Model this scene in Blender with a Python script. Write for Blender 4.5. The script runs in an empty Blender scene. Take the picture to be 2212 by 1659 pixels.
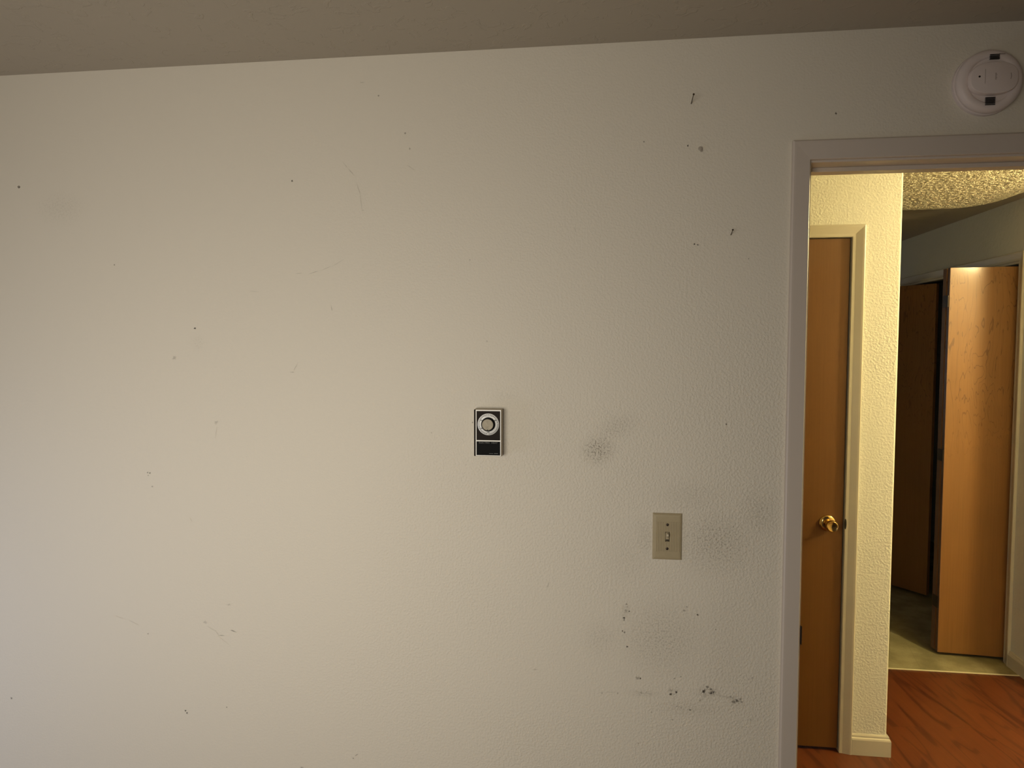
import bpy, bmesh, math, random
from mathutils import Vector, Matrix
from math import sin, cos, pi, radians
random.seed(7)
SC = bpy.context.scene
COL = SC.collection

# ---------------------------------------------------------------- camera
cam_d = bpy.data.cameras.new('camera')
cam = bpy.data.objects.new('camera', cam_d); COL.objects.link(cam)
cam_d.sensor_fit = 'HORIZONTAL'; cam_d.sensor_width = 36.0
cam_d.lens = 1468.98 / 2212 * 36.0
cam_d.clip_start = 0.02
YAW, PIT, ROL = 0.124463, 0.051792, 0.0014
F = Vector((-sin(YAW)*cos(PIT), cos(YAW)*cos(PIT), -sin(PIT)))
R0 = Vector((cos(YAW), sin(YAW), 0)); U0 = R0.cross(F)
R1 = R0*cos(ROL) + U0*sin(ROL); U1 = -R0*sin(ROL) + U0*cos(ROL)
cam.matrix_world = Matrix(((R1.x, U1.x, -F.x, 0), (R1.y, U1.y, -F.y, -1.6711),
                           (R1.z, U1.z, -F.z, 1.6123), (0, 0, 0, 1)))
SC.camera = cam

# ---------------------------------------------------------------- world, light, exposure
w = bpy.data.worlds.new('world'); SC.world = w; w.use_nodes = True
w.node_tree.nodes['Background'].inputs[0].default_value = (.5, .6, .8, 1)
w.node_tree.nodes['Background'].inputs[1].default_value = 0.0
SC.view_settings.view_transform = 'Standard'; SC.view_settings.look = 'None'
SC.view_settings.exposure = 0.0; SC.view_settings.gamma = 1.0
SC.view_settings.use_curve_mapping = False

def area(name, loc, target, sx, sy, power, color, spread=180):
    d = bpy.data.lights.new(name, 'AREA'); d.shape = 'RECTANGLE'; d.size = sx; d.size_y = sy
    d.energy = power; d.color = color; d.spread = radians(spread)
    o = bpy.data.objects.new(name, d); COL.objects.link(o); o.location = loc
    o.rotation_euler = (Vector(target)-Vector(loc)).to_track_quat('-Z', 'Y').to_euler()
    return o
HC = 2.338
# daylight through the room's windows (behind and left of the camera)
area('window_daylight', (-.80, -2.40, 1.36), (-.84, 0, 1.14), 1.2, .8, 12.2, (1.0, .93, .80), 104)
area('side_window_daylight', (-2.36, -.95, .72), (-1.2, -.3, .55), .5, .8, 5.0, (.62, .72, 1.0))
area('bedroom_daylight', (1.05, 4.75, 1.6), (2.1, 2.9, 1.9), .9, 1.0, 1.3, (.60, .76, 1.0))
LAMP = 118.0

# ---------------------------------------------------------------- node helpers
class NT:
    def __init__(s, name):
        s.m = bpy.data.materials.new(name); s.m.use_nodes = True
        s.t = s.m.node_tree; s.b = s.t.nodes['Principled BSDF']
    def n(s, typ, **kw):
        nd = s.t.nodes.new(typ)
        for k, v in kw.items():
            if k.startswith('i_'):
                key = k[2:]; key = int(key) if key.isdigit() else key.replace('_', ' ')
                s.put(nd.inputs[key], v)
            else: setattr(nd, k, v)
        return nd
    def put(s, sock, v):
        if isinstance(v, bpy.types.NodeSocket): s.t.links.new(v, sock)
        else: sock.default_value = v
    def math(s, op, a, b=0.0, clamp=False):
        nd = s.t.nodes.new('ShaderNodeMath'); nd.operation = op; nd.use_clamp = clamp
        s.put(nd.inputs[0], a); s.put(nd.inputs[1], b); return nd.outputs[0]
    def mix(s, f, a, b):
        nd = s.t.nodes.new('ShaderNodeMix'); nd.data_type = 'RGBA'
        s.put(nd.inputs[0], f)
        for i, c in ((6, a), (7, b)):
            s.put(nd.inputs[i], c if isinstance(c, bpy.types.NodeSocket) else (*c, 1))
        return nd.outputs[2]
    def noise(s, vec, scale, detail=2, rough=.5, dist=0):
        nd = s.t.nodes.new('ShaderNodeTexNoise')
        s.put(nd.inputs['Vector'], vec); nd.inputs['Scale'].default_value = scale
        nd.inputs['Detail'].default_value = detail; nd.inputs['Roughness'].default_value = rough
        nd.inputs['Distortion'].default_value = dist
        return nd.outputs['Fac']
    def ramp(s, v, lo, hi, a=0., b=1.):
        nd = s.t.nodes.new('ShaderNodeMapRange'); nd.interpolation_type = 'SMOOTHSTEP'
        s.put(nd.inputs[0], v)
        for i, x in enumerate((lo, hi, a, b)): nd.inputs[i+1].default_value = x
        return nd.outputs[0]
    def mapping(s, vec, scale=(1, 1, 1), rot=(0, 0, 0), loc=(0, 0, 0), typ='POINT'):
        nd = s.t.nodes.new('ShaderNodeMapping'); nd.vector_type = typ
        s.put(nd.inputs['Vector'], vec); nd.inputs['Location'].default_value = loc
        nd.inputs['Rotation'].default_value = rot; nd.inputs['Scale'].default_value = scale
        return nd.outputs[0]
    def bump(s, h, dist, strength=1.0, normal=None):
        nd = s.t.nodes.new('ShaderNodeBump'); s.put(nd.inputs['Height'], h)
        nd.inputs['Distance'].default_value = dist; nd.inputs['Strength'].default_value = strength
        if normal is not None: s.t.links.new(normal, nd.inputs['Normal'])
        return nd.outputs[0]
    def pos(s): return s.t.nodes.new('ShaderNodeNewGeometry').outputs['Position']
    def obj(s): return s.t.nodes.new('ShaderNodeTexCoord').outputs['Object']
    def fin(s, col=None, rough=None, normal=None, **kw):
        if col is not None: s.put(s.b.inputs['Base Color'], col if isinstance(col, bpy.types.NodeSocket) else (*col, 1))
        if rough is not None: s.put(s.b.inputs['Roughness'], rough)
        if normal is not None: s.t.links.new(normal, s.b.inputs['Normal'])
        for k, v in kw.items(): s.put(s.b.inputs[k.replace('_', ' ')], v)
        return s.m

def simple(name, col, rough=.5, metal=0., var=.06, scale=40, bump=0., **kw):
    t = NT(name); p = t.obj()
    f = t.noise(p, scale, 3)
    c = t.mix(f, tuple(x*(1-var) for x in col), tuple(min(1, x*(1+var)) for x in col))
    nrm = t.bump(t.noise(p, scale*6, 2), bump) if bump else None
    return t.fin(c, rough, nrm, Metallic=metal, **kw)

DOTS=[(-1.2716,1.833,0.00199,0.00183,0,0.6),(-0.7735,2.0376,0.00247,0.00232,0,0.95),(-1.0472,1.6643,0.0026,0.00242,0,1),(-0.5442,2.2405,0.00202,0.00191,0,0.5),(-0.4774,2.1458,0.00212,0.00203,0,0.55),(-0.4658,2.1081,0.00236,0.00226,0,0.4),(-0.3146,1.8323,0.00175,0.00171,0,0.3),(-0.2718,1.631,0.00174,0.00173,0,0.3),(0.1063,2.1046,0.00195,0.00194,0,0.6),(0.2086,2.0913,0.00234,0.00237,0,0.8),(0.227,1.8609,0.00235,0.0024,0,0.8),(0.2345,1.8591,0.00193,0.00196,0,0.75),(0.3519,1.8247,0.00168,0.00174,0,0.4),(0.5397,2.1528,0.00202,0.00209,0,0.8),(0.3079,1.4331,0.00194,0.002,0,0.7),(0.2481,0.9649,0.00242,0.00253,0,0.85),(0.0715,0.9478,0.00294,0.00303,0,1),(0.071,0.9431,0.00226,0.00233,0,0.7),(0.0673,0.9148,0.00203,0.00211,0,0.8),(0.0724,0.9116,0.00226,0.00234,0,0.6),(0.0796,0.8757,0.00227,0.00234,0,0.9),(0.0832,0.9647,0.00225,0.00233,0,0.7),(0.0768,0.983,0.00181,0.00186,0,0.6),(0.1064,0.7975,0.00282,0.00294,0,0.7),(0.112,0.7979,0.0026,0.00269,0,0.8),(0.1058,0.7975,0.00452,0.00468,0,0.4),(0.1866,0.7617,0.00336,0.00351,0,0.8),(0.1999,0.7684,0.00277,0.00292,0,0.8),(0.1842,0.7732,0.00224,0.00234,0,0.6),(0.2653,0.7738,0.0044,0.00466,0,0.9),(0.2841,0.7716,0.00385,0.00406,0,0.9),(0.2885,0.7742,0.00328,0.00348,0,0.7),(0.274,0.786,0.00331,0.00348,0,0.6),(0.2829,0.7808,0.00275,0.0029,0,0.7),(0.3051,0.7649,0.0022,0.00231,0,0.6),(0.3292,0.7641,0.00285,0.003,0,0.5),(0.336,0.753,0.00436,0.00464,0,0.55),(0.3447,0.7559,0.00327,0.00348,0,0.7),(0.3522,0.761,0.00272,0.00289,0,0.4),(0.3556,0.7543,0.0024,0.00254,0,0.4),(0.2339,0.7251,0.00222,0.00234,0,0.7),(0.2116,0.7294,0.002,0.00211,0,0.4),(0.1919,0.6975,0.00202,0.00212,0,0.5),(0.1401,0.7139,0.00202,0.00212,0,0.4),(0.2914,0.9304,0.00163,0.00172,0,0.5),(0.195,0.802,0.00223,0.00233,0,0.4),(0.2105,0.8076,0.00166,0.00175,0,0.45),(-1.6228,0.6315,0.00289,0.00267,0,0.6),(-1.2031,0.8386,0.00231,0.00218,0,0.4),(-1.0992,0.6317,0.00229,0.00219,0,0.8),(-1.0954,0.6255,0.00296,0.00284,0,0.95),(-0.9801,0.6489,0.00199,0.00192,0,0.5),(-1.1852,1.2791,0.0024,0.00225,0,0.6),(-1.1919,1.2796,0.00241,0.00225,0,0.5),(-1.1908,1.2721,0.00174,0.00162,0,0.4),(-1.1796,1.2424,0.00201,0.00187,0,0.35),(-0.6288,0.5354,0.00202,0.00201,0,0.5),(-0.3083,1.4284,0.00189,0.00186,0,0.5),(-1.1066,1.5871,0.00526,0.00488,0,0.25),(-0.992,1.4183,0.0052,0.0049,0,0.22),(-1.0371,0.8793,0.0053,0.00506,0,0.2),(0.2159,0.9737,0.00276,0.00289,0,0.4),(0.018,0.7541,0.00229,0.00237,0,0.25),(0.0569,0.7566,0.00204,0.00213,0,0.3),(0.3795,0.8147,0.00238,0.00253,0,0.4),(0.3782,0.7107,0.00218,0.00231,0,0.3),(0.2224,0.9832,0.00221,0.0023,0,0.35),(-1.5432,2.0439,0.00632,0.00563,0,0.45),(0.1093,0.6313,0.00203,0.00213,0,0.35),(-0.414,1.3998,0.00179,0.00176,0,0.25)]
LINES=[(-0.6311,2.0714,0.00945,0.0008,-50,0.35),(-0.6168,2.0549,0.01286,0.00092,-49,0.5),(-0.5985,2.0125,0.01449,0.00092,-73,0.5),(-0.5928,1.9819,0.01817,0.00081,-84,0.35),(-0.5882,1.9594,0.00307,0.00081,-11,0.4),(-0.7586,1.8042,0.0075,0.00082,5,0.4),(-0.7177,1.8066,0.01408,0.00094,15,0.5),(-0.6868,1.8156,0.01829,0.00082,20,0.4),(-0.6547,1.8292,0.01702,0.0007,30,0.3),(-0.673,1.7152,0.00814,0.00118,-79,0.55),(-0.4626,2.061,0.01146,0.00079,-35,0.4),(-0.7724,1.563,0.01008,0.00096,60,0.5),(-0.7801,1.551,0.00628,0.00108,0,0.55),(-0.5868,2.274,0.00719,0.00113,5,0.35),(-0.9681,0.9304,0.00343,0.00202,-163,0.7),(-0.9688,0.9301,0.00789,0.001,-5,0.45),(-0.9572,0.8596,0.00829,0.00151,-18,1),(-1.0184,0.862,0.01274,0.00076,-28,0.35),(-1.0034,0.8514,0.00714,0.00076,-56,0.4),(-0.9917,0.8454,0.00793,0.00114,-2,0.7),(-0.9867,0.8334,0.0165,0.00063,-37,0.3),(-0.6192,0.5455,0.00447,0.00176,45,0.8),(-0.7718,0.4994,0.00456,0.00152,8,0.8),(-0.1173,1.0219,0.0073,0.00141,72,0.5),(-0.1504,0.8035,0.0059,0.00143,6,0.5),(0.1119,0.7614,0.00873,0.00117,-15,0.4),(0.0352,0.757,0.01718,0.00118,2,0.2),(0.1333,0.7599,0.00754,0.0014,-13,0.35),(0.201,0.7322,0.003,0.00164,22,0.7),(0.2563,0.7511,0.00432,0.00186,50,0.7),(0.2682,0.763,0.00421,0.00174,67,0.5),(0.315,0.7643,0.01657,0.00231,-8,0.25),(0.0791,0.9767,0.004,0.00116,45,0.5),(0.0753,0.9649,0.00362,0.0014,-51,0.6),(-0.9946,1.3901,0.01315,0.00147,81,0.2),(-1.0715,1.1569,0.0059,0.00125,-63,0.25),(-0.0558,1.9019,0.00569,0.00089,-79,0.25),(-0.8829,1.7594,0.01593,0.00071,-7,0.25),(-1.2864,0.8798,0.01152,0.0009,-17,0.25),(-1.2431,0.8666,0.01497,0.0009,-24,0.2),(0.3814,1.0007,0.01361,0.00068,-81,0.2),(0.1853,0.7721,0.00402,0.00117,-56,0.5),(0.3752,0.8122,0.01025,0.00092,18,0.2)]
SMUDGE=[(0.004,1.3646,0.04725,0.04104,20,0.75),(0.0462,1.4189,0.0672,0.03405,25,0.3),(0.2868,1.1472,0.10307,0.0908,0,0.45),(0.2701,1.1693,0.04882,0.05108,0,0.3),(0.2251,1.2528,0.0981,0.05085,0,0.22),(0.1215,1.1525,0.03108,0.05725,0,0.3),(0.0716,1.1046,0.0675,0.0693,0,0.15),(0.1636,0.9003,0.12265,0.1102,0,0.35),(0.0753,0.9655,0.01125,0.02097,0,0.6),(0.2764,0.7734,0.03536,0.01624,0,0.6),(0.3425,0.7569,0.02398,0.01392,-20,0.5),(0.1932,0.768,0.01561,0.01165,0,0.5),(0.2486,1.5013,0.01404,0.00557,0,0.6),(0.3879,1.2183,0.0535,0.0672,0,0.3),(0.0169,0.8921,0.057,0.05875,0,0.2),(0.1203,0.7608,0.05085,0.00587,0,0.35),(-1.0391,1.6273,0.0208,0.02673,40,0.14),(-1.4238,1.9846,0.0813,0.0486,0,0.15),(-0.2276,1.4955,0.0464,0.01732,0,0.15),(0.2327,0.7297,0.0999,0.0234,0,0.25),(0.3075,0.8852,0.0657,0.1495,0,0.15)]

def painted_wall(name, col, hi=1.0, marks=False, size=105, amp=.0011):
    t = NT(name); p = t.pos()
    # rolled orange-peel texture
    n1 = t.noise(p, size, 2, .5); n2 = t.noise(p, size*2.6, 2)
    patch = t.ramp(t.noise(p, 1.7, 2), .35, .65, .45, 1.0)
    if marks:
        sep = t.n('ShaderNodeSeparateXYZ', i_0=p)
        right = t.ramp(sep.outputs[0], -1.3, .1, .22, 1.0)
        low = t.ramp(sep.outputs[2], 2.15, 1.3, .35, 1.0)
        patch = t.math('MULTIPLY', t.math('MULTIPLY', patch, right), low)
    h = t.math('MULTIPLY', t.math('ADD', t.ramp(n1, .33, .74), t.math('MULTIPLY', n2, .3)), patch)
    base = t.mix(t.noise(p, 1.4, 3), tuple(x*.985 for x in col), tuple(min(1, x*1.015) for x in col))
    if marks:
        grit = t.ramp(t.noise(p, 230, 3, .7), .50, .60)
        # grime and mark strength are stored on the wall's own vertices
        total = t.n('ShaderNodeAttribute', attribute_name='grime').outputs['Fac']
        spk = t.math('MULTIPLY', total, t.math('ADD', t.math('MULTIPLY', grit, .85), .17))
        base = t.mix(spk, base, (.11, .085, .05))
        dots = t.n('ShaderNodeAttribute', attribute_name='mark').outputs['Fac']
        base = t.mix(dots, base, (.035, .025, .015))
    return t.fin(base, .62, t.bump(h, amp))

M = {}
M['wall'] = painted_wall('room_wall_paint', (.72, .662, .56), marks=True, size=175, amp=.0009)
M['wall_plain'] = painted_wall('plain_wall_paint', (.55, .50, .43))
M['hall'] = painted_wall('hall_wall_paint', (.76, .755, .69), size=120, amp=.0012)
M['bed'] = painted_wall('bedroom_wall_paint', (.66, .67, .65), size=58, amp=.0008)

def knock(name, col, size, amp, lo=.45, hi=.58):
    t = NT(name); p = t.pos()
    a = t.noise(p, size, 4, .6, .8); b = t.noise(p, size*3.2, 2)
    h = t.math('ADD', t.ramp(a, lo, hi), t.math('MULTIPLY', b, .35))
    c = t.mix(t.noise(p, 2.2, 3), tuple(x*.95 for x in col), col)
    return t.fin(c, .55, t.bump(h, amp))
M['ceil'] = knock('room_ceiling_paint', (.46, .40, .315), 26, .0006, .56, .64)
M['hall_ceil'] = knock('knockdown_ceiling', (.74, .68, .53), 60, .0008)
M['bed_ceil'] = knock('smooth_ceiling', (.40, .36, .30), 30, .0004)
M['trim'] = simple('painted_trim', (.60, .525, .46), .38, var=.03, scale=9, bump=.0002)
M['hall_trim'] = simple('hall_trim_paint', (.58, .545, .46), .35, var=.04, scale=9, bump=.0002)

def wood(name, dark, light, line, lines=26., vein=.55, rough=.5):
    t = NT(name); p = t.obj()
    warp = t.mapping(p, (12, 5, 2.2))
    n = t.noise(warp, 1.0, 3, .5, .45)
    s = t.math('SINE', t.math('MULTIPLY', n, lines*2.6))
    fine = t.ramp(s, .88, 1.0)
    up = t.ramp(t.n('ShaderNodeSeparateXYZ', i_0=p).outputs[2], .9, 1.45)
    streak = t.noise(t.mapping(p, (160, 60, 3)), 1.0, 2)
    mott = t.noise(t.mapping(p, (5, 5, 2.2)), 1.0, 3)
    c = t.mix(t.math('ADD', t.math('MULTIPLY', streak, .45), t.math('MULTIPLY', mott, .55)), dark, light)
    c = t.mix(t.math('MULTIPLY', t.math('MULTIPLY', fine, up), vein), c, line)
    return t.fin(c, rough, None, Coat_Weight=.22, Coat_Roughness=.14)
M['door'] = wood('brown_birch_veneer', (.115, .046, .009), (.21, .090, .020), (.10, .035, .01), vein=.1)
M['bifold'] = wood('golden_birch_veneer', (.17, .074, .018), (.31, .142, .040), (.10, .034, .008), lines=34, vein=.6)
M['edge'] = simple('door_edge_wood', (.15, .08, .055), .5, var=.15, scale=20)

def floor_wood():
    t = NT('red_laminate_planks'); p = t.pos()
    p = t.mapping(p, rot=(0, 0, radians(-6)))
    sep = t.n('ShaderNodeSeparateXYZ', i_0=p)
    br = t.n('ShaderNodeTexBrick', offset=.37); t.put(br.inputs['Vector'], t.mapping(p, rot=(0, 0, radians(90))))
    br.inputs['Scale'].default_value = 1; br.inputs['Brick Width'].default_value = 1.2
    br.inputs['Row Height'].default_value = .127; br.inputs['Mortar Size'].default_value = .0012
    br.inputs['Color1'].default_value = (0, 0, 0, 1); br.inputs['Color2'].default_value = (1, 1, 1, 1)
    br.inputs['Mortar'].default_value = (.5, .5, .5, 1)
    off = t.n('ShaderNodeVectorMath', operation='SCALE', i_0=br.outputs['Color']); off.inputs['Scale'].default_value = 7.3
    q = t.n('ShaderNodeVectorMath', operation='ADD', i_0=p, i_1=off.outputs[0]).outputs[0]
    n = t.noise(t.mapping(q, (7.5, .8, 1)), 1.0, 2, .4, .5)
    s = t.math('SINE', t.math('MULTIPLY', n, 58))
    fine = t.ramp(s, .55, 1.0)
    streak = t.noise(t.mapping(q, (90, 3, 1)), 1.0, 3)
    c = t.mix(streak, (.075, .018, .0055), (.145, .038, .0105))
    c = t.mix(t.math('MULTIPLY', fine, .75), c, (.045, .009, .003))
    c = t.mix(t.math('MULTIPLY', br.outputs['Color'], .16), c, (.23, .07, .02))
    c = t.mix(t.math('MULTIPLY', br.outputs['Fac'], .35), c, (.05, .015, .006))
    return t.fin(c, .40)
M['floor'] = floor_wood()
def vinyl():
    t = NT('olive_sheet_vinyl'); p = t.pos()
    c = t.mix(t.ramp(t.noise(p, 6, 4, .6), .35, .68), (.20, .175, .09), (.33, .29, .165))
    br = t.n('ShaderNodeTexBrick', offset=0.); t.put(br.inputs['Vector'], t.mapping(p, rot=(0, 0, radians(12))))
    br.inputs['Scale'].default_value = 1; br.inputs['Brick Width'].default_value = .3; br.inputs['Row Height'].default_value = .3
    br.inputs['Mortar Size'].default_value = .004
    c = t.mix(t.math('MULTIPLY', br.outputs['Fac'], .25), c, (.2, .17, .09))
    c = t.mix(t.ramp(t.noise(p, 180, 2), .4, .7, 0, .2), c, (.18, .15, .08))
    return t.fin(c, .7, t.bump(t.noise(p, 150, 2), .001))
M['vinyl'] = vinyl()
M['carpet'] = simple('beige_carpet', (.28, .22, .16), .9, var=.2, scale=60, bump=.002)
M['brass'] = simple('polished_brass', (.62, .43, .18), .14, 1.0, var=.05, scale=30)
M['alu'] = simple('threshold_metal', (.75, .70, .52), .4, .2)
M['chrome'] = simple('polished_rim_metal', (.40, .385, .36), .44, .5, var=.03)
M['case'] = simple('champagne_case_metal', (.42, .36, .27), .42, .55, var=.05)
M['brown'] = simple('dark_brown_faceplate', (.018, .012, .009), .6, var=.2, Specular_IOR_Level=.12)
M['black'] = simple('black_plastic', (.006, .006, .006), .6, var=.2, Specular_IOR_Level=.08)
M['hole'] = simple('dark_recess', (.008, .006, .005), .9)
M['dial'] = simple('silver_dial', (.80, .79, .77), .48, .32, var=.03)
M['ink'] = simple('black_ink', (.015, .014, .013), .6)
M['grey_ink'] = simple('grey_ink', (.22, .22, .21), .6)
M['pale_ink'] = simple('faint_print', (.15, .15, .145), .6)
def spun():
    t = NT('spun_aluminium'); p = t.obj()
    sep = t.n('ShaderNodeSeparateXYZ', i_0=p)
    r = t.math('SQRT', t.math('ADD', t.math('MULTIPLY', sep.outputs[0], sep.outputs[0]), t.math('MULTIPLY', sep.outputs[2], sep.outputs[2])))
    h = t.math('SINE', t.math('MULTIPLY', r, 9000))
    return t.fin((.19, .168, .13), .42, t.bump(h, .00003), Metallic=1.0)
M['spun'] = spun()
M['ivory'] = simple('ivory_bakelite', (.42, .345, .215), .36, var=.07, scale=60)
M['ivory_light'] = simple('ivory_toggle', (.60, .52, .38), .3, var=.04)
M['screw'] = simple('dark_screw', (.05, .035, .025), .45, .6)
M['det'] = simple('smoke_detector_plastic', (.74, .645, .61), .45, var=.02)
M['det_dark'] = simple('moulding_shade_print', (.34, .28, .25), .6)
M['nail'] = simple('nail_steel', (.10, .075, .05), .45, .7)
M['clear'] = simple('clear_plastic', (.42, .37, .31), .3, var=.04)
M['ring'] = simple('anchor_rim', (.09, .07, .05), .5, .5)
M['bulb_base'] = simple('fixture_metal', (.7, .68, .62), .4, .3)
t = NT('lit_glass_globe'); t.b.inputs['Emission Color'].default_value = (1.0, .80, .37, 1)
t.b.inputs['Emission Strength'].default_value = LAMP * 6.0
M['globe'] = t.fin((.9, .85, .75), .4)
M['frame_w'] = simple('window_frame_paint', (.7, .68, .62), .4)

# ---------------------------------------------------------------- mesh helpers
def box(bm, x0, x1, y0, y1, z0, z1):
    vs = [bm.verts.new((x, y, z)) for z in (z0, z1) for y in (y0, y1) for x in (x0, x1)]
    for f in ((0, 2, 3, 1), (4, 5, 7, 6), (0, 1, 5, 4), (2, 6, 7, 3), (0, 4, 6, 2), (1, 3, 7, 5)):
        bm.faces.new([vs[i] for i in f])
    return vs
def obj(name, bm, m, parent=None, bevel=0, seg=2, smooth=False, loc=None):
    bmesh.ops.recalc_face_normals(bm, faces=bm.faces)
    if bevel:
        es = [e for e in bm.edges if len(e.link_faces) == 2 and e.calc_face_angle(0) > .5]
        bmesh.ops.bevel(bm, geom=es, offset=bevel, segments=seg, affect='EDGES', profile=.5, clamp_overlap=True)
    me = bpy.data.meshes.new(name); bm.to_mesh(me); bm.free()
    me.materials.append(m)
    if smooth:
        for p in me.polygons: p.use_smooth = True
        try: me.set_sharp_from_angle(angle=radians(35))
        except Exception: pass
    o = bpy.data.objects.new(name, me); COL.objects.link(o)
    if parent: o.parent = parent
    if loc: o.location = loc
    return o
def tag(o, label, cat, group=None, kind=None):
    o['label'] = label; o['category'] = cat
    if group: o['group'] = group
    if kind: o['kind'] = kind
    return o
def empty(name, loc, rz=0.):
    o = bpy.data.objects.new(name, None); COL.objects.link(o); o.location = loc
    o.rotation_euler = (0, 0, rz); o.empty_display_size = .05; return o
def S(name, boxes, m, label, cat, bevel=0, parent=None):
    bm = bmesh.new()
    for b in boxes: box(bm, *b)
    o = obj(name, bm, m, parent, bevel)
    if parent is None: tag(o, label, cat, kind='structure')
    return o
def lathe(bm, prof, seg=48, cx=0, cz=0, sx=1., sz=1.):
    """profile (radius, depth towards the room) turned about the y axis"""
    rings = []
    for r, d in prof:
        if r < 1e-6: rings.append([bm.verts.new((cx, -d, cz))])
        else: rings.append([bm.verts.new((cx+sx*r*cos(2*pi*i/seg), -d, cz+sz*r*sin(2*pi*i/seg))) for i in range(seg)])
    for A, B in zip(rings, rings[1:]):
        for i in range(seg):
            j = (i+1) % seg
            if len(A) == 1 and len(B) == 1: continue
            if len(A) == 1: bm.faces.new((A[0], B[i], B[j]))
            elif len(B) == 1: bm.faces.new((A[i], A[j], B[0]))
            else: bm.faces.new((A[i], A[j], B[j], B[i]))
def casing(name, path, offs, prof, origin, ax_s, ax_n, m, parent=None, label=None):
    """mitred architrave: path = inner edge points (s,z), offs = outward offsets, prof = (a,b) pairs"""
    bm = bmesh.new(); o3 = Vector(origin); s3 = Vector(ax_s); n3 = Vector(ax_n); rows = []
    for (s, z), (os_, oz) in zip(path, offs):
        rows.append([bm.verts.new(o3 + s3*(s+a*os_) + Vector((0, 0, 1))*(z+a*oz) + n3*b) for a, b in prof])
    for A, B in zip(rows, rows[1:]):
        for i in range(len(prof)):
            j = (i+1) % len(prof); bm.faces.new((A[i], A[j], B[j], B[i]))
    bm.faces.new(rows[0]); bm.faces.new(rows[-1])
    o = obj(name, bm, m, parent)
    if label and not parent: tag(o, label, 'door trim', kind='structure')
    return o
def extrude_prof(bm, prof, p0, p1, n):
    """prof (b outwards, z), swept from p0 to p1"""
    n = Vector(n); A = []; B = []
    for b, z in prof:
        A.append(bm.verts.new(Vector(p0)+n*b+Vector((0, 0, z)))); B.append(bm.verts.new(Vector(p1)+n*b+Vector((0, 0, z))))
    for i in range(len(prof)):
        j = (i+1) % len(prof); bm.faces.new((A[i], A[j], B[j], B[i]))
    bm.faces.new(A); bm.faces.new(B)
def text(name, body, size, loc, m, parent, xscale=1., align='CENTER', rot=0., depth=.0001, bold=0.):
    cu = bpy.data.curves.new(name, 'FONT'); cu.body = body; cu.size = size; cu.align_x = align
    cu.align_y = 'CENTER'; cu.extrude = depth; cu.offset = bold
    to = bpy.data.objects.new(name, cu); COL.objects.link(to)
    dg = bpy.context.evaluated_depsgraph_get(); me = bpy.data.meshes.new_from_object(to.evaluated_get(dg))
    bpy.data.objects.remove(to)
    me.transform(Matrix.Translation(loc) @ Matrix.Rotation(rot, 4, 'Y') @ Matrix.Rotation(pi/2, 4, 'X') @ Matrix.Diagonal((xscale, 1, 1, 1)))
    me.materials.clear(); me.materials.append(m)
    o = bpy.data.objects.new(name, me); COL.objects.link(o); o.parent = parent; return o

# ---------------------------------------------------------------- geometry constants (metres)
T = .115                      # room wall thickness
JX0, JX1, JZ = .4835, 1.30, 2.048   # casing inner edges of the doorway
FY, FX = 1.1154, 1.152        # far hallway wall face and its free corner
RX = 2.0957                   # face of the wall on the right of hallway/bedroom
TH = 1.898                    # where wood floor meets vinyl
OPY0, OPY1, OPZ = 2.045, 3.575, 2.055   # closet opening in the right wall

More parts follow.
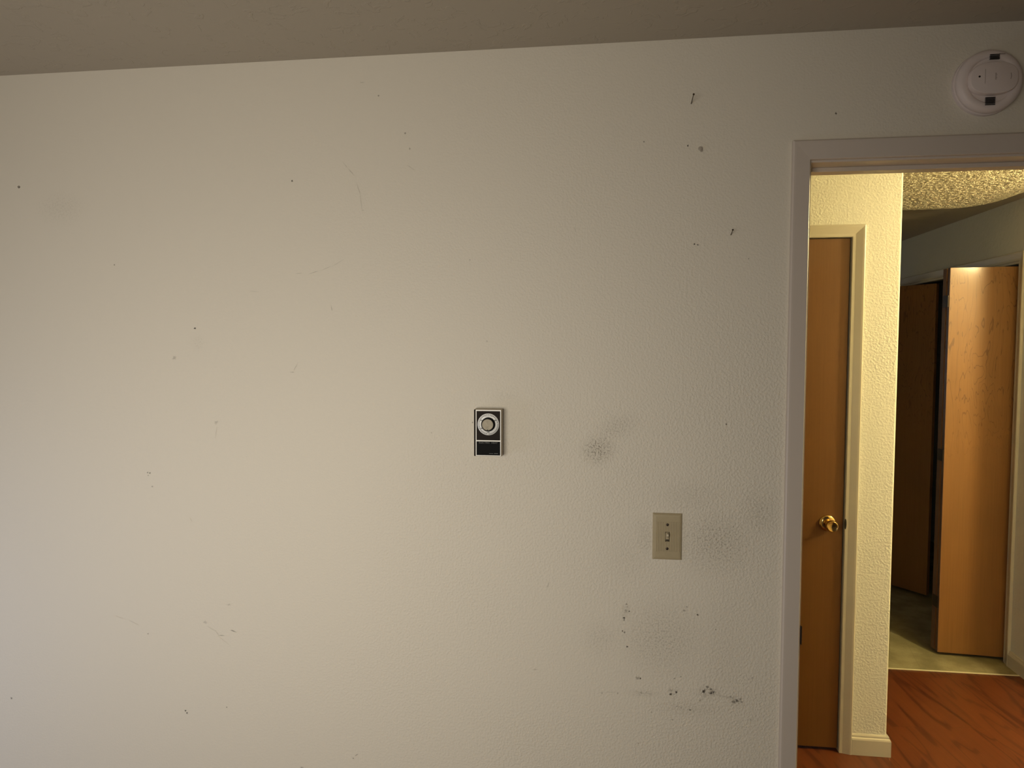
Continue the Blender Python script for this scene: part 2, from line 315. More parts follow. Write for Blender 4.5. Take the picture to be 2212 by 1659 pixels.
# ---------------------------------------------------------------- the room shell
def soil(x, z):
    v = 0.
    for (cx, cz, a, b, ang, st) in SMUDGE:
        t_ = radians(ang); dx, dz = x-cx, z-cz
        u = (dx*cos(t_)+dz*sin(t_))/(a*1.25); w_ = (-dx*sin(t_)+dz*cos(t_))/(b*1.25)
        l = max(0., 1-math.hypot(u, w_)); v = max(v, st*l*l*(3-2*l))
    return v
def wall_front():
    bm = bmesh.new(); gl = bm.verts.layers.float.new('grime'); ml = bm.verts.layers.float.new('mark')
    rects = [(-2.5, JX0-.012, 0, HC), (JX1+.012, 2.3, 0, HC), (JX0-.012, JX1+.012, JZ+.012, HC)]
    for x0, x1, z0, z1 in rects:
        box(bm, x0, x1, .0004, T, z0, z1)
        nx, nz = max(2, int((x1-x0)/.012)), max(2, int((z1-z0)/.012))
        g = [[bm.verts.new((x0+(x1-x0)*i/nx, 0, z0+(z1-z0)*j/nz)) for j in range(nz+1)] for i in range(nx+1)]
        for row in g:
            for q in row: q[gl] = soil(q.co.x, q.co.z)
        for i in range(nx):
            for j in range(nz): bm.faces.new((g[i][j], g[i+1][j], g[i+1][j+1], g[i][j+1]))
    rnd = random.Random(3)
    for k, (x, z, a, b, ang, st) in enumerate(DOTS+LINES):
        if x < -1.53 and z > 2: continue
        st = st*.62 if k >= len(DOTS) else min(1., st*1.25)
        t_ = radians(ang); y = -.00012-.000002*k
        a = max(a, .0008)*1.0; b = max(b, .0007)*1.0
        c = bm.verts.new((x, y, z)); c[ml] = st; rings = []
        n = 14
        wob = [1+rnd.uniform(-.5, .4) for _ in range(n)]
        for f, m_ in ((.62, st*.85), (1.25, 0.)):
            ring = []
            for i in range(n):
                an = 2*pi*i/n; u, w_ = a*f*wob[i]*cos(an), b*f*wob[i]*sin(an)
                q = bm.verts.new((x+u*cos(t_)-w_*sin(t_), y, z+u*sin(t_)+w_*cos(t_))); q[ml] = m_; q[gl] = soil(q.co.x, q.co.z)
                ring.append(q)
            rings.append(ring)
        for i in range(n):
            j = (i+1) % n
            bm.faces.new((c, rings[0][i], rings[0][j])); bm.faces.new((rings[0][i], rings[1][i], rings[1][j], rings[0][j]))
    # face normals of the open sheets towards the room
    me = bpy.data.meshes.new('wall_front')
    for f_ in bm.faces:
        f_.normal_update()
        if f_.calc_center_median().y < .0003 and f_.normal.y > 0: f_.normal_flip()
    bm.to_mesh(me); bm.free(); me.materials.append(M['wall'])
    o = bpy.data.objects.new('wall_front', me); COL.objects.link(o)
    tag(o, 'scuffed off-white room wall with orange-peel texture, nail holes and dirty smudges', 'wall', kind='structure')
wall_front()
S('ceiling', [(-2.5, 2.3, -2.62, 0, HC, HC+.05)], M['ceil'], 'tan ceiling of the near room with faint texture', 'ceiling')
S('floor', [(-2.5, 2.3, -2.62, 0.02, -.03, -.004)], M['carpet'], 'floor of the near room, below the picture', 'floor')
S('wall_left', [(-2.5, -2.4, -2.62, -1.25, 0, HC), (-2.5, -2.4, -.65, 0, 0, HC), (-2.5, -2.4, -1.25, -.65, 0, .25), (-2.5, -2.4, -1.25, -.65, 1.2, HC)],
  M['wall_plain'], 'left side wall of the near room', 'wall')
S('wall_right', [(2.2, 2.3, -2.62, 0, 0, HC)], M['wall_plain'], 'right side wall of the near room', 'wall')
S('wall_back', [(-2.4, -1.45, -2.62, -2.52, 0, HC), (-.11, 2.2, -2.62, -2.52, 0, HC), (-1.45, -.11, -2.62, -2.52, 0, .9), (-1.45, -.11, -2.62, -2.52, 1.82, HC)],
  M['wall_plain'], 'wall behind the camera with a window opening', 'wall')
S('window_1', [(-1.45, -.11, -2.60, -2.56, .9, .94), (-1.45, -.11, -2.60, -2.56, 1.78, 1.82), (-1.45, -1.41, -2.60, -2.56, .94, 1.78), (-.15, -.11, -2.60, -2.56, .94, 1.78)],
  M['frame_w'], 'painted window frame in the wall behind the camera', 'window')

# hallway
S('floor', [(-1.0, 3.4, .02, TH, -.03, 0)], M['floor'], 'reddish wood-look plank floor of the hallway', 'floor')
S('floor', [(-1.3, 2.9, TH, 5.0, -.03, .001)], M['vinyl'], 'olive vinyl floor of the bedroom beyond the hallway', 'floor')
S('trim_1', [(-1.0, RX-.012, TH-.005, TH+.005, .0, .0035)], M['alu'], 'thin pale metal strip between wood planks and olive vinyl', 'threshold strip', bevel=.0015)
S('wall_hallway', [(-1.0, .163, FY, FY+T, 0, HC+.04), (.163, .975, FY, FY+T, 2.047, HC+.04)], M['hall'], '', 'wall')
bpy.data.objects.remove(bpy.data.objects['wall_hallway'])
bm = bmesh.new()
box(bm, -1.0, .163, FY, FY+T, 0, HC+.03); box(bm, .163, .975, FY, FY+T, 2.047, HC+.03)
# end piece with a softly rounded drywall corner
prof = [(.975, FY), (FX-.009, FY)] + [(FX-.009+.009*sin(a*pi/16), FY+.009-.009*cos(a*pi/16)) for a in range(1, 8)] + [(FX, FY+.009), (FX, FY+T-.009), (FX-.009, FY+T), (.975, FY+T)]
lo = [bm.verts.new((x, y, 0)) for x, y in prof]; hi_ = [bm.verts.new((x, y, HC+.03)) for x, y in prof]
for i in range(len(prof)):
    j = (i+1) % len(prof); bm.faces.new((lo[i], lo[j], hi_[j], hi_[i]))
bm.faces.new(lo); bm.faces.new(hi_)
tag(obj('wall_hallway', bm, M['hall']), 'brightly lit cream textured wall end in the hallway beside the brown door', 'wall', kind='structure')
S('wall_hallway_left', [(-1.1, -1.0, T, FY, 0, HC)], M['hall'], 'left end wall of the hallway', 'wall')
S('wall_hallway_right', [(3.3, 3.4, T, 1.54, 0, HC)], M['hall'], 'right end wall of the hallway', 'wall')
S('wall_hallway_corner', [(RX+T, 3.3, 1.54, 1.62, 0, HC)], M['hall'], 'hallway wall around the corner on the right', 'wall')
S('wall_front_hallway', [(2.3, 3.3, T-.06, T, 0, HC)], M['hall'], 'hallway side wall right of the doorway', 'wall')

# knockdown hallway ceiling with a feathered rounded edge, smooth ceiling just above
bm = bmesh.new()
pts = [(-1.0, T-.03), (3.4, T-.03), (3.4, 1.50), (1.955, 1.50), (1.95, 1.78), (1.945, 1.95)]
pts += [(1.945-.20+.20*cos(a*pi/16), 1.95+.19*sin(a*pi/16)) for a in range(1, 9)]
pts += [(1.4, 2.16), (-1.0, 2.16)]
a_ = [bm.verts.new((x, y, HC)) for x, y in pts]; b_ = [bm.verts.new((x, y, HC+.03)) for x, y in pts]
for i in range(len(pts)):
    j = (i+1) % len(pts); bm.faces.new((a_[i], a_[j], b_[j], b_[i]))
bm.faces.new(a_); bm.faces.new(b_)
# real knockdown relief over the part that can be seen
from mathutils import noise as mn
def inside(x, y):
    c = False
    for i in range(len(pts)):
        (xa, ya), (xb, yb) = pts[i], pts[i-1]
        if (ya > y) != (yb > y) and x < (xb-xa)*(y-ya)/(yb-ya)+xa: c = not c
    return c
def relief(x, y):
    v = mn.fractal(Vector((x*66, y*66, 1.3)), 1.0, 2.0, 3) + .55*mn.noise(Vector((x*170, y*170, 5)))
    v = max(0., min(1., (v+.28)/.62)); h = v*v*(3-2*v)
    e = min(1.0, max(0., (2.155-y)/.07)) * min(1.0, max(0., (1.96-x)/.16 if y > 1.5 else 1.))
    return .0004 + .0024*h*(.15+.85*e)
gx = [1.0+.0034*i for i in range(282)]; gy = [.80+.0034*j for j in range(400)]
gv = {}
for i, x in enumerate(gx):
    for j, y in enumerate(gy):
        if inside(x, y): gv[i, j] = bm.verts.new((x, y, HC-relief(x, y)))
for (i, j) in list(gv):
    q = [gv.get(k) for k in ((i, j), (i+1, j), (i+1, j+1), (i, j+1))]
    if None not in q: bm.faces.new(q)
tag(obj('ceiling', bm, M['hall_ceil']), 'heavily textured knockdown ceiling of the hallway', 'ceiling', kind='structure')
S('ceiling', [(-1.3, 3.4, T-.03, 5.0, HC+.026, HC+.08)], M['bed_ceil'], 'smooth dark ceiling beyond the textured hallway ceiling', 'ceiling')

# right wall with the closet opening
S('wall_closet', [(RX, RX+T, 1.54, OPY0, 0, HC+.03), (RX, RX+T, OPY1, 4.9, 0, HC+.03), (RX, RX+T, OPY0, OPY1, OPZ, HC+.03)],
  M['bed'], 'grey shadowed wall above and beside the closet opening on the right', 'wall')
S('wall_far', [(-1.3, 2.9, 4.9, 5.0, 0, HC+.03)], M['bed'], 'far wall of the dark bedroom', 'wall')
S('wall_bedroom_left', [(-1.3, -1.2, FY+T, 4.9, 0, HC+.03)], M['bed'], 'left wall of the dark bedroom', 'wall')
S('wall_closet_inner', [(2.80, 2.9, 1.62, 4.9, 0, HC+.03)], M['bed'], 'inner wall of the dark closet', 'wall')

# baseboards
bp = [(0, 0), (.0125, 0), (.0125, .062), (.0105, .068), (.0075, .071), (.0065, .078), (.003, .083), (0, .083)]
bm = bmesh.new()
rows = []
for (x, y, nx, ny) in [(1.0175, FY, 0, -1), (FX, FY, 1, -1), (FX, FY+T, 1, 1)]:
    if (nx, ny) == (1, 1): nx, ny = 1, 0
    rows.append([bm.verts.new((x+nx*b, y+ny*b, z)) for b, z in bp])
for A, B in zip(rows, rows[1:]):
    for i in range(len(bp)):
        j = (i+1) % len(bp); bm.faces.new((A[i], A[j], B[j], B[i]))
bm.faces.new(rows[0]); bm.faces.new(rows[-1])
tag(obj('baseboard_hallway', bm, M['hall_trim']), 'short cream baseboard with moulded top on the lit wall end', 'baseboard', kind='structure')
bm = bmesh.new(); extrude_prof(bm, bp, (RX, 1.54, 0), (RX, OPY0-.045, 0), (-1, 0, 0))
tag(obj('baseboard_right', bm, M['hall_trim']), 'cream baseboard at the right frame edge beside the folded closet door', 'baseboard', kind='structure')

# ---------------------------------------------------------------- doorway in the room wall
prof = [(0, 0), (0, .009), (.0015, .0105), (.034, .0125), (.0385, .0125), (.0415, .0095), (.042, .006), (.042, 0)]
casing('trim_2', [(JX0, 0), (JX0, JZ), (JX1, JZ), (JX1, 0)], [(-.94, 0), (-.94, 1.07), (.94, 1.07), (.94, 0)],
       prof, (0, 0, 0), (1, 0, 0), (0, -1, 0), M['trim'], label='flat painted casing around the open doorway, taupe in the shade')
L = .005
bm = bmesh.new()
box(bm, JX0-.012, JX0+L, 0, T, 0, JZ-L); box(bm, JX1-L, JX1+.012, 0, T, 0, JZ-L); box(bm, JX0-.012, JX1+.012, 0, T, JZ-L, JZ+.012)
jamb = obj('trim_3', bm, M['trim'], bevel=.0018)
tag(jamb, 'painted door jamb lining the open doorway', 'door jamb', kind='structure')
bm = bmesh.new()
box(bm, JX0+L, JX1-L, .046, .080, JZ-L-.0105, JZ-L)
box(bm, JX0+L, JX0+L+.0105, .046, .080, 0, JZ-L-.0105); box(bm, JX1-L-.0105, JX1-L, .046, .080, 0, JZ-L-.0105)
obj('door_stop', bm, M['trim'], jamb, bevel=.0015)
bm = bmesh.new()
box(bm, JX0+L, JX0+L+.0006, .001, .028, .899, .952)
vs = [(JX0+L, .002), (JX0+L+.0022, -.004), (JX0+L+.0030, -.004), (JX0+L+.0006, .003)]
A = [bm.verts.new((x, y, .905)) for x, y in vs]; B = [bm.verts.new((x, y, .950)) for x, y in vs]
for i in range(4): bm.faces.new((A[i], A[(i+1) % 4], B[(i+1) % 4], B[i]))
bm.faces.new(A); bm.faces.new(B)
sp = obj('strike_plate', bm, M['screw'], jamb, bevel=.0003, seg=1); sp['label'] = 'dark metal strike plate'
# hallway side casing
casing('trim_4', [(JX0, 0), (JX0, JZ), (JX1, JZ), (JX1, 0)], [(-1, 0), (-1, 1), (1, 1), (1, 0)],
       prof, (0, T, 0), (1, 0, 0), (0, 1, 0), M['hall_trim'], label='casing on the hallway side of the doorway')

# ---------------------------------------------------------------- brown door in the hallway wall
DX0, DX1, DZ = .172, .967, 2.040
door = empty('door_1', (DX0, FY+.006, 0)); tag(door, 'closed brown wood veneer door with brass knob, left of the lit wall', 'door', kind='structure')
W = DX1-DX0
bm = bmesh.new(); box(bm, 0, W, 0, .035, .013, DZ-.0)
obj('door_slab', bm, M['door'], door, bevel=.0015)
kx, kz = .909-DX0, .926
bm = bmesh.new()
lathe(bm, [(.0, 0), (.0315, 0), (.0325, .002), (.031, .0055), (.026, .009), (.016, .0105), (.0, .0105)], 48, kx, kz)
rose = obj('rosette', bm, M['brass'], door, smooth=True)
bm = bmesh.new()
lathe(bm, [(0, .009), (.0105, .010), (.0095, .024), (.0115, .030), (.0190, .037), (.0228, .046), (.0234, .053), (.0218, .0595), (.0188, .0625), (.0178, .0610), (.0145, .0598), (.008, .0588), (0, .0585)], 56, kx, kz)
kn = obj('door_knob', bm, M['brass'], door, smooth=True); kn['label'] = 'polished brass knob'
bm = bmesh.new(); box(bm, kx-.0012, kx+.0012, -.0595, -.0588, kz-.005, kz+.005)
obj('keyhole_slot', bm, M['hole'], kn)
# latch recess in the jamb, a dark notch beside the slab
jm = S('trim_5', [(.963+.008, .975, FY+.001, FY+T, 0, 2.043), (.163, .1685, FY+.001, FY+T, 0, 2.043), (.163, .975, FY+.001, FY+T, 2.043, 2.047)],
       M['hall_trim'], 'thin door jamb around the brown hallway door', 'door jamb', bevel=.001)
bm = bmesh.new(); 
lathe(bm, [(0, 0), (.0135, 0), (.0135, .0008), (0, .0008)], 24, .9715, .927, sx=.33, sz=1.55)
ob = obj('latch_notch', bm, M['hole'], jm, loc=(0, FY-.0068, 0))
cp = [(0, 0), (0, .0035), (.002, .005), (.012, .0055), (.036, .0125), (.042, .0135), (.0455, .012), (.0465, .009), (.0465, 0)]
casing('trim_6', [(.168, 0), (.168, 2.044), (.9712, 2.044), (.9712, 0)], [(-1, 0), (-1, 1), (1, 1), (1, 0)],
       cp, (0, FY, 0), (1, 0, 0), (0, -1, 0), M['hall_trim'], label='cream tapered casing around the brown hallway door')

# ---------------------------------------------------------------- closet opening and bifold doors
casing('trim_7', [(OPY0, 0), (OPY0, OPZ), (OPY1, OPZ), (OPY1, 0)], [(-1, 0), (-1, 1), (1, 1), (1, 0)],
       cp, (RX, 0, 0), (0, 1, 0), (-1, 0, 0), M['hall_trim'], label='painted casing around the closet opening on the right wall')
S('trim_8', [(RX, RX+T, OPY0, OPY0+.012, 0, OPZ), (RX, RX+T, OPY1-.012, OPY1, 0, OPZ), (RX, RX+T, OPY0+.012, OPY1-.012, OPZ-.012, OPZ)],
  M['hall_trim'], 'jamb boards lining the closet opening', 'door jamb')
PW, PT = .352, .030
def panel(name, parent, x0, y0, x1, y1, side, mat):
    """veneer panel between hinge points, thickness to `side` of the direction"""
    d = Vector((x1-x0, y1-y0, 0)); a = math.atan2(d.y, d.x)
    bm = bmesh.new(); l = d.length
    lo_, hi2 = (0, PT) if side > 0 else (-PT, 0)
    box(bm, 0, l, lo_, hi2, .018, 2.030)
    o = obj(name, bm, mat, parent, bevel=.001)
    o.location = (x0-parent.location.x, y0-parent.location.y, 0); o.rotation_euler = (0, 0, a)
    eb = bmesh.new(); box(eb, -.0012, .0003, lo_+.0005, hi2-.0005, .0185, 2.0295)
    obj('edge_banding', eb, M['edge'], o)
    return o
d2 = empty('door_2', (2.15, 2.09, 0)); tag(d2, 'golden brown bifold closet door folded open, sticking out from the right wall', 'closet door', kind='structure')
panel('door_panel', d2, 1.7935, 2.090, 2.146, 2.062, 1, M['bifold'])
panel('door_panel', d2, 1.7935, 2.128, 2.146, 2.150, 1, M['bifold'])
bm = bmesh.new()
for z in (.25, 1.03, 1.83): box(bm, 1.7885-2.15, 1.7925-2.15, .005, .06, z, z+.06)
obj('hinge', bm, M['screw'], d2)
d3 = empty('door_3', (2.15, 3.50, 0)); tag(d3, 'dark brown bifold closet door deeper in the shadow, partly folded', 'closet door', kind='structure')
panel('door_panel', d3, 1.93, 3.27, 2.155, 2.985, -1, M['bifold'])
panel('door_panel', d3, 1.93, 3.29, 2.146, 3.54, 1, M['bifold'])
bm = bmesh.new(); box(bm, 2.130, 2.165, OPY0+.012, OPY1-.012, 2.034, OPZ-.012)
tag(obj('trim_9', bm, M['black']), 'overhead track of the bifold closet doors', 'door track', kind='structure')

# ---------------------------------------------------------------- hallway lamp
lamp = empty('ceiling_light', (2.33, .74, HC)); tag(lamp, 'round glass globe light on the hallway ceiling, right of the doorway', 'ceiling light')
def zl(prof, seg=32):
    bm = bmesh.new(); rings = []
    for r, z in prof:
        rings.append([bm.verts.new((0, 0, z))] if r < 1e-6 else [bm.verts.new((r*cos(2*pi*i/seg), r*sin(2*pi*i/seg), z)) for i in range(seg)])
    for A, B in zip(rings, rings[1:]):
        for i in range(seg):
            j = (i+1) % seg
            if len(A) == 1: bm.faces.new((A[0], B[i], B[j]))
            elif len(B) == 1: bm.faces.new((A[i], A[j], B[0]))
            else: bm.faces.new((A[i], A[j], B[j], B[i]))
    return bm
obj('fixture_base', zl([(0, 0), (.075, 0), (.075, -.012), (.05, -.022), (.03, -.052), (0, -.052)]), M['bulb_base'], lamp, smooth=True)
obj('globe', zl([(0, -.047)] + [(.062*sin(a*pi/16), -.105+.058*cos(a*pi/16)) for a in range(1, 16)] + [(0, -.163)]), M['globe'], lamp, smooth=True)

# ---------------------------------------------------------------- thermostat
th = empty('thermostat', (-.2655, 0, 1.4055)); tag(th, 'small rectangular dial thermostat with brown and black face on the wall', 'thermostat')
HW, HH, DP = .0338, .0578, .030
bm = bmesh.new(); box(bm, -.0336, .0336, -.004, 0, -.0575, .0575); obj('back_plate', bm, M['hole'], th)
bm = bmesh.new()
v = box(bm, -HW, HW, -DP+.0015, -.004, -HH, HH)
for q in v:
    if q.co.y > -.01: q.co.x *= 1.03; q.co.z *= 1.015
obj('case', bm, M['case'], th, bevel=.0012)
bm = bmesh.new(); box(bm, -HW-.0003, -HW+.0042, -DP+.0008, -.006, -HH+.0004, HH-.0004)
o = obj('side_strip', bm, M['brown'], th, bevel=.0004, seg=1); o['label'] = 'dark brown left edge strip'
X0, X1, Z0, Z1, ZD = -HW+.0043, HW-.0004, -HH+.0012, HH-.0008, -.0192
bm = bmesh.new(); r = .0020; yb, yf = -DP+.001, -DP-.001
box(bm, X0, X1, yf, yb, Z1-.0027, Z1); box(bm, X0, X1, yf, yb, Z0, Z0+.0018)
box(bm, X0, X0+r, yf, yb, Z0+.0018, Z1-.0027); box(bm, X1-r, X1, yf, yb, Z0+.0018, Z1-.0027); box(bm, X0+r, X1-r, yf, yb, ZD-.0014, ZD+.0014)
obj('bezel', bm, M['chrome'], th)
bm = bmesh.new(); box(bm, X0+r, X1-r, -DP+.0001, yb, ZD+.0014, Z1-.0027); obj('upper_faceplate', bm, M['brown'], th)
bm = bmesh.new(); box(bm, X0+r, X1-r, -DP+.0001, yb, Z0+.0018, ZD-.0014); lowp = obj('lower_faceplate', bm, M['black'], th)
text('lettering', 'ELECTRIC  HEAT', .0055, (.0015, -DP-.0001, ZD-.0050), M['pale_ink'], lowp, 1.14)
bm = bmesh.new()
for k in range(11):
    if k != 5: box(bm, .0040+k*.0020, .0040+k*.0020+.0014, -DP-.0001, -DP+.0002, -.0508, -.0496 if k > 5 else -.0500)
obj('small_print', bm, M['grey_ink'], lowp)
dx, dz = .0018, .0215
dial = bmesh.new()
lathe(dial, [(0, DP-.001), (.0268, DP-.001), (.0268, DP+.0008), (.0262, DP+.0012), (0, DP+.0012)], 72, 0, 0)
dl = obj('dial_ring', dial, M['dial'], th, smooth=True, loc=(dx, 0, dz))
ft = -DP-.0013
bm = bmesh.new()
def arcbox(bm, r0, r1, a0, a1, seg=1, y=ft, th_=.0003):
    pr = None
    for k in range(seg+1):
        a = radians(a0+(a1-a0)*k/seg)
        cur = [bm.verts.new((r_*cos(a), y_, r_*sin(a))) for y_ in (y+th_, y-.0001) for r_ in (r0, r1)]
        if pr:
            for f in ((0, 1, 3, 2),): pass
            bm.faces.new((pr[0], pr[1], cur[1], cur[0])); bm.faces.new((pr[2], cur[2], cur[3], pr[3]))
            bm.faces.new((pr[0], cur[0], cur[2], pr[2])); bm.faces.new((pr[1], pr[3], cur[3], cur[1]))
        pr = cur
a = 14.0
while a < 262:
    arcbox(bm, .0226, .0240, a-3.4, a+3.4, 3); a += 10.6
arcbox(bm, .0232, .0240, 272, 366, 24); arcbox(bm, .0250, .0253, 272, 366, 24)
obj('tick_mark', bm, M['ink'], dl)
for s_, ang, sz in (('80', 29, .0046), ('60', 151, .0046), ('50', 211, .0046), ('OFF', 270, .0038)):
    text('numeral', s_, sz, (.0200*cos(radians(ang)), ft, .0200*sin(radians(ang))), M['ink'], dl, 1.0, bold=.00012)
text('lettering', 'COMFORT ZONE', .0025, (.0006, ft, .0193), M['grey_ink'], dl, 1.05)
bm = bmesh.new()
lathe(bm, [(.0, DP), (.0174, DP), (.0174, DP+.004), (.0168, DP+.0045), (.0, DP+.0035)], 56)
lathe(bm, [(.0, DP+.003), (.0152, DP+.003), (.0146, DP+.0112), (.0, DP+.0112)], 56)
kb = obj('knob', bm, M['black'], th, smooth=True, loc=(dx, 0, dz))
bm = bmesh.new()
lathe(bm, [(0, DP+.0112), (.0144, DP+.0112), (.0142, DP+.0121), (.0135, DP+.0124), (.0132, DP+.0121), (0, DP+.0119)], 64)
obj('knob_cap', bm, M['spun'], kb, smooth=True)
bm = bmesh.new(); lathe(bm, [(0, DP+.0119), (.0013, DP+.0119), (.0013, DP+.01255), (0, DP+.01255)], 16, 0, -.0128)
box(bm, -.0012, .0012, -DP-.01255, -DP-.0119, -.0150, -.0125)
obj('pointer_mark', bm, M['ink'], kb)

# ---------------------------------------------------------------- light switch
sw = empty('light_switch', (.1726, 0, 1.1564)); tag(sw, 'ivory toggle light switch with ribbed cover plate on the smudged wall', 'light switch')
bm = bmesh.new()
PWH, PHH, PD = .0350, .0571, .0055
rim = [(-PWH, -PHH), (PWH, -PHH), (PWH, PHH), (-PWH, PHH)]
def ringv(f, d): return [bm.verts.new((x-math.copysign(f, x), -d, z-math.copysign(f, z))) for x, z in rim]
Rs = [ringv(0, 0), ringv(0, .0016), ringv(.0012, .0036), ringv(.0042, .0052), ringv(.0075, PD)]
for A, B in zip(Rs, Rs[1:]):
    for i in range(4): bm.faces.new((A[i], A[(i+1) % 4], B[(i+1) % 4], B[i]))
# front face with a rectangular hole for the toggle
hx, hz = .0055, .0118
H = [bm.verts.new((sx*hx, -PD, sz*hz)) for sx, sz in ((-1, -1), (1, -1), (1, 1), (-1, 1))]
for i in range(4): bm.faces.new((Rs[-1][i], Rs[-1][(i+1) % 4], H[(i+1) % 4], H[i]))
Hb = [bm.verts.new((q.co.x, -.001, q.co.z)) for q in H]
for i in range(4): bm.faces.new((H[i], H[(i+1) % 4], Hb[(i+1) % 4], Hb[i]))
plate = obj('cover_plate', bm, M['ivory'], sw)
bm = bmesh.new()
xs = [-.0262+.00385*k for k in range(15)]
for x in xs:
    xr = x + .0004
    if -.0085 < xr < .0085:
        spans = [(-.0365, -.0325), (-.0262, -.0135), (.0135, .0262), (.0325, .0365)] if abs(xr) < .005 else [(-.0365, -.0130), (.0130, .0365)]
    else: spans = [(-.0365, .0365)]
    for z0, z1 in spans: box(bm, xr-.0010, xr+.0010, -PD-.0008, -PD+.0005, z0, z1)
obj('ribbing', bm, M['ivory'], plate, bevel=.0005, seg=1)
bm = bmesh.new(); box(bm, -hx, hx, -.0022, -.001, -hz, hz); tf = obj('toggle_recess', bm, M['hole'], sw)
bm = bmesh.new()
box(bm, -.0043, .0043, -.0050, -.002, -.0104, .0104); obj('toggle_frame', bm, M['ivory'], sw, bevel=.0006, seg=1)
bm = bmesh.new(); box(bm, -.0036, .0036, -.00515, -.0049, -.0096, -.0068); obj('toggle_slot', bm, M['hole'], sw)
bm = bmesh.new()
A = [bm.verts.new(p_) for p_ in ((-.0033, -.004, -.0035), (.0033, -.004, -.0035), (.0033, -.004, .0045), (-.0033, -.004, .0045))]
B = [bm.verts.new(p_) for p_ in ((-.0026, -.0165, .0040), (.0026, -.0165, .0040), (.0026, -.0150, .0092), (-.0026, -.0150, .0092))]
for i in range(4): bm.faces.new((A[i], A[(i+1) % 4], B[(i+1) % 4], B[i]))
bm.faces.new(A); bm.faces.new(B)
obj('toggle', bm, M['ivory_light'], sw, bevel=.0008)
for z in (.0298, -.0292):
    bm = bmesh.new(); lathe(bm, [(0, PD-.001), (.0034, PD-.001), (.0034, PD+.0004), (.0026, PD+.0009), (0, PD+.0011)], 24, 0, z)
    box(bm, -.0028, .0028, -PD-.00125, -PD-.0009, z-.0004, z+.0004)
    obj('screw', bm, M['screw'], sw, smooth=True)

# ---------------------------------------------------------------- smoke detector
sd = empty('smoke_detector', (.8535, 0, 2.2025)); tag(sd, 'round white smoke detector on the wall above the doorway corner', 'smoke detector')
bm = bmesh.new(); lathe(bm, [(0, 0), (.0690, 0), (.0700, .003), (.0690, .0095), (.062, .0115), (0, .0115)], 72)
obj('mounting_base', bm, M['det'], sd, smooth=True)
bm = bmesh.new(); lathe(bm, [(0, .010), (.0665, .0110), (.0682, .0145), (.0680, .021), (.0655, .0260), (.0600, .0290), (.0530, .0300), (.0490, .0285), (.0475, .0265), (0, .0262)], 80)
body = obj('body', bm, M['det'], sd, smooth=True)
bm = bmesh.new()
# raised stadium-like face: wide ellipse with flattened top and bottom
def oval(sc, d, n=64):
    vs = []
    for i in range(n):
        a = 2*pi*i/n; e = .78; x = .0485*sc*math.copysign(abs(cos(a))**e, cos(a)); z = .0338*sc*math.copysign(abs(sin(a))**e, sin(a))
        vs.append(bm.verts.new((x-.0010, -d, z)))
    return vs
O = [oval(1.0, .0255), oval(1.0, .0395), oval(.985, .0412), oval(.95, .0420)]
for A, B in zip(O, O[1:]):
    for i in range(64): bm.faces.new((A[i], A[(i+1) % 64], B[(i+1) % 64], B[i]))
bm.faces.new(O[-1])
face = obj('raised_face', bm, M['det'], sd, smooth=True)
bm = bmesh.new(); lathe(bm, [(0, .0418), (.0021, .0418), (.0021, .0423), (0, .0423)], 20, -.0315, .0035)
o = obj('sounder_hole', bm, M['hole'], face)
bm = bmesh.new()
box(bm, -.0203, -.0195, -.0423, -.0415, -.012, .019)
obj('embossed_line', bm, M['det_dark'], face); bm = bmesh.new()
for k, z in enumerate((-.004, -.001, .002, .005, .008)): box(bm, .0000, .0030+.0008*(k % 2), -.0423, -.0415, z, z+.0016)
obj('embossed_lettering', bm, M['det_dark'], face); bm = bmesh.new()
for k in range(6):
    aa = -30+12*k; box(bm, .0260+.006*cos(radians(aa)), .0272+.006*cos(radians(aa)), -.0423, -.0415, .011*sin(radians(aa))+.001, .011*sin(radians(aa))+.0035)
obj('embossed_arc', bm, M['det_dark'], face)
for sgn, zc, n, xc in ((1, .0495, 4, .0035), (-1, -.0455, 6, -.0025)):
    bm = bmesh.new()
    for k in range(n):
        z = zc + (k-n/2)*.0030*1.0
        dep = .0320 if abs(z) > .044 and abs(z) < .058 else .0318
        box(bm, xc-.0098, xc+.0098, -.0327, -.0290, z, z+.0013)
    obj('vent_slots', bm, M['hole'], body)
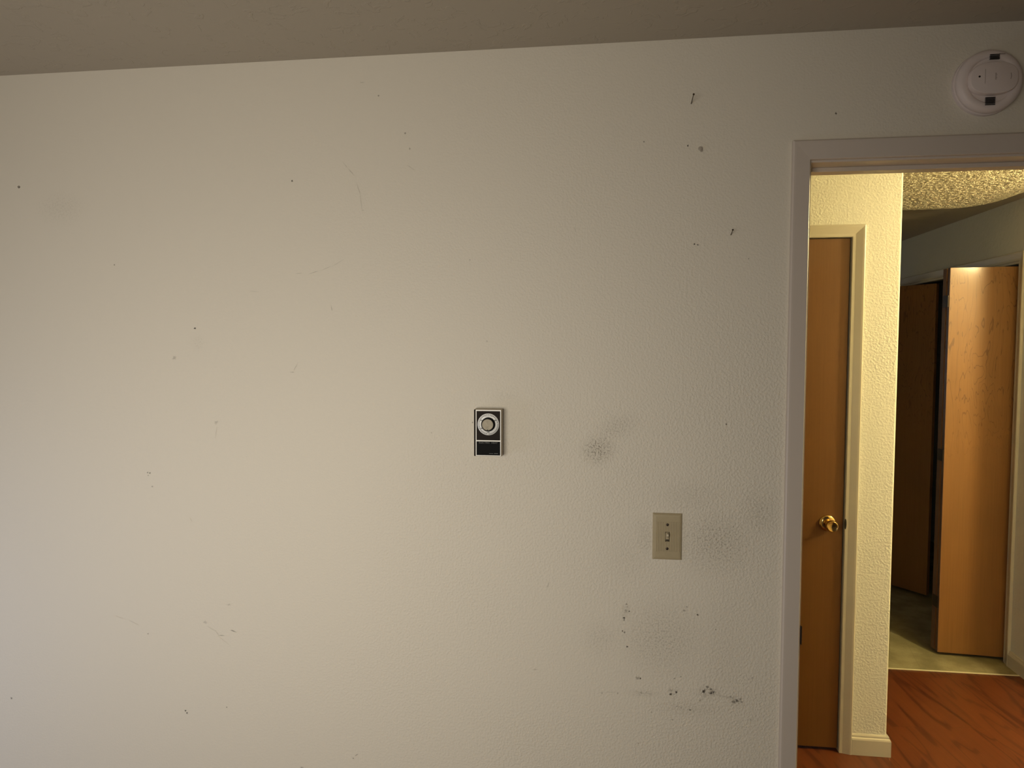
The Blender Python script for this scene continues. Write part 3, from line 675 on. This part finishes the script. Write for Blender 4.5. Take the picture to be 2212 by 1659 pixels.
bm = bmesh.new(); box(bm, .0125, .0245, -.0324, -.0300, .0535, .0546)
obj('seam_line', bm, M['det_dark'], body)

# ---------------------------------------------------------------- nails, hook and anchors
def nail(loc, vec, r, label):
    n_ = empty('nail', loc); tag(n_, label, 'nail', group='nails left in the wall')
    d = Vector(vec); q = Vector((0, 0, 1)).rotation_difference(d.normalized()).to_matrix().to_4x4()
    def cyl(r0, r1, z0, z1, name, m):
        bm = bmesh.new(); A = [bm.verts.new((r0*cos(2*pi*i/14), r0*sin(2*pi*i/14), z0)) for i in range(14)]
        B = [bm.verts.new((r1*cos(2*pi*i/14), r1*sin(2*pi*i/14), z1)) for i in range(14)]
        for i in range(14): bm.faces.new((A[i], A[(i+1) % 14], B[(i+1) % 14], B[i]))
        bm.faces.new(A); bm.faces.new(B); bm.transform(q)
        return obj(name, bm, m, n_, smooth=True)
    cyl(r, r, -.004, d.length, 'shank', M['nail'])
    cyl(r*2.3, r*2.3, d.length, d.length+.0011, 'nail_head', M['nail'])
nail((.2147, 0, 2.1885), (.0, -.041, .0065), .0010, 'longer dark nail sticking out high on the wall, upper of the two')
nail((.3106, 0, 1.8810), (-.001, -.027, .0070), .0009, 'shorter dark nail sticking out nearest the doorway casing, lower of the two')
hk = empty('wall_hook', (.2372, 0, 2.0812)); tag(hk, 'tiny translucent plastic picture hook pin below the upper nail', 'hook')
bm = bmesh.new(); lathe(bm, [(0, .0), (.0026, .0), (.0026, .004), (0, .004)], 20, .0022, -.0030); obj('hook_base', bm, M['clear'], hk, smooth=True)
bm = bmesh.new(); lathe(bm, [(0, .002), (.0034, .002), (.0048, .005), (.0046, .0065), (.0030, .0070), (0, .0068)], 24, -.001, .0012); obj('hook_head', bm, M['clear'], hk, smooth=True)
an = bmesh.new(); lathe(an, [(.0017, .0002), (.0018, .0008), (.0030, .0008), (.0032, 0), (.0017, 0)], 28)
tag(obj('wall_anchor', an, M['ring'], loc=(-1.5432, 0, 2.0439), smooth=True), 'small dark-rimmed hollow screw anchor at the far left of the wall', 'wall anchor')
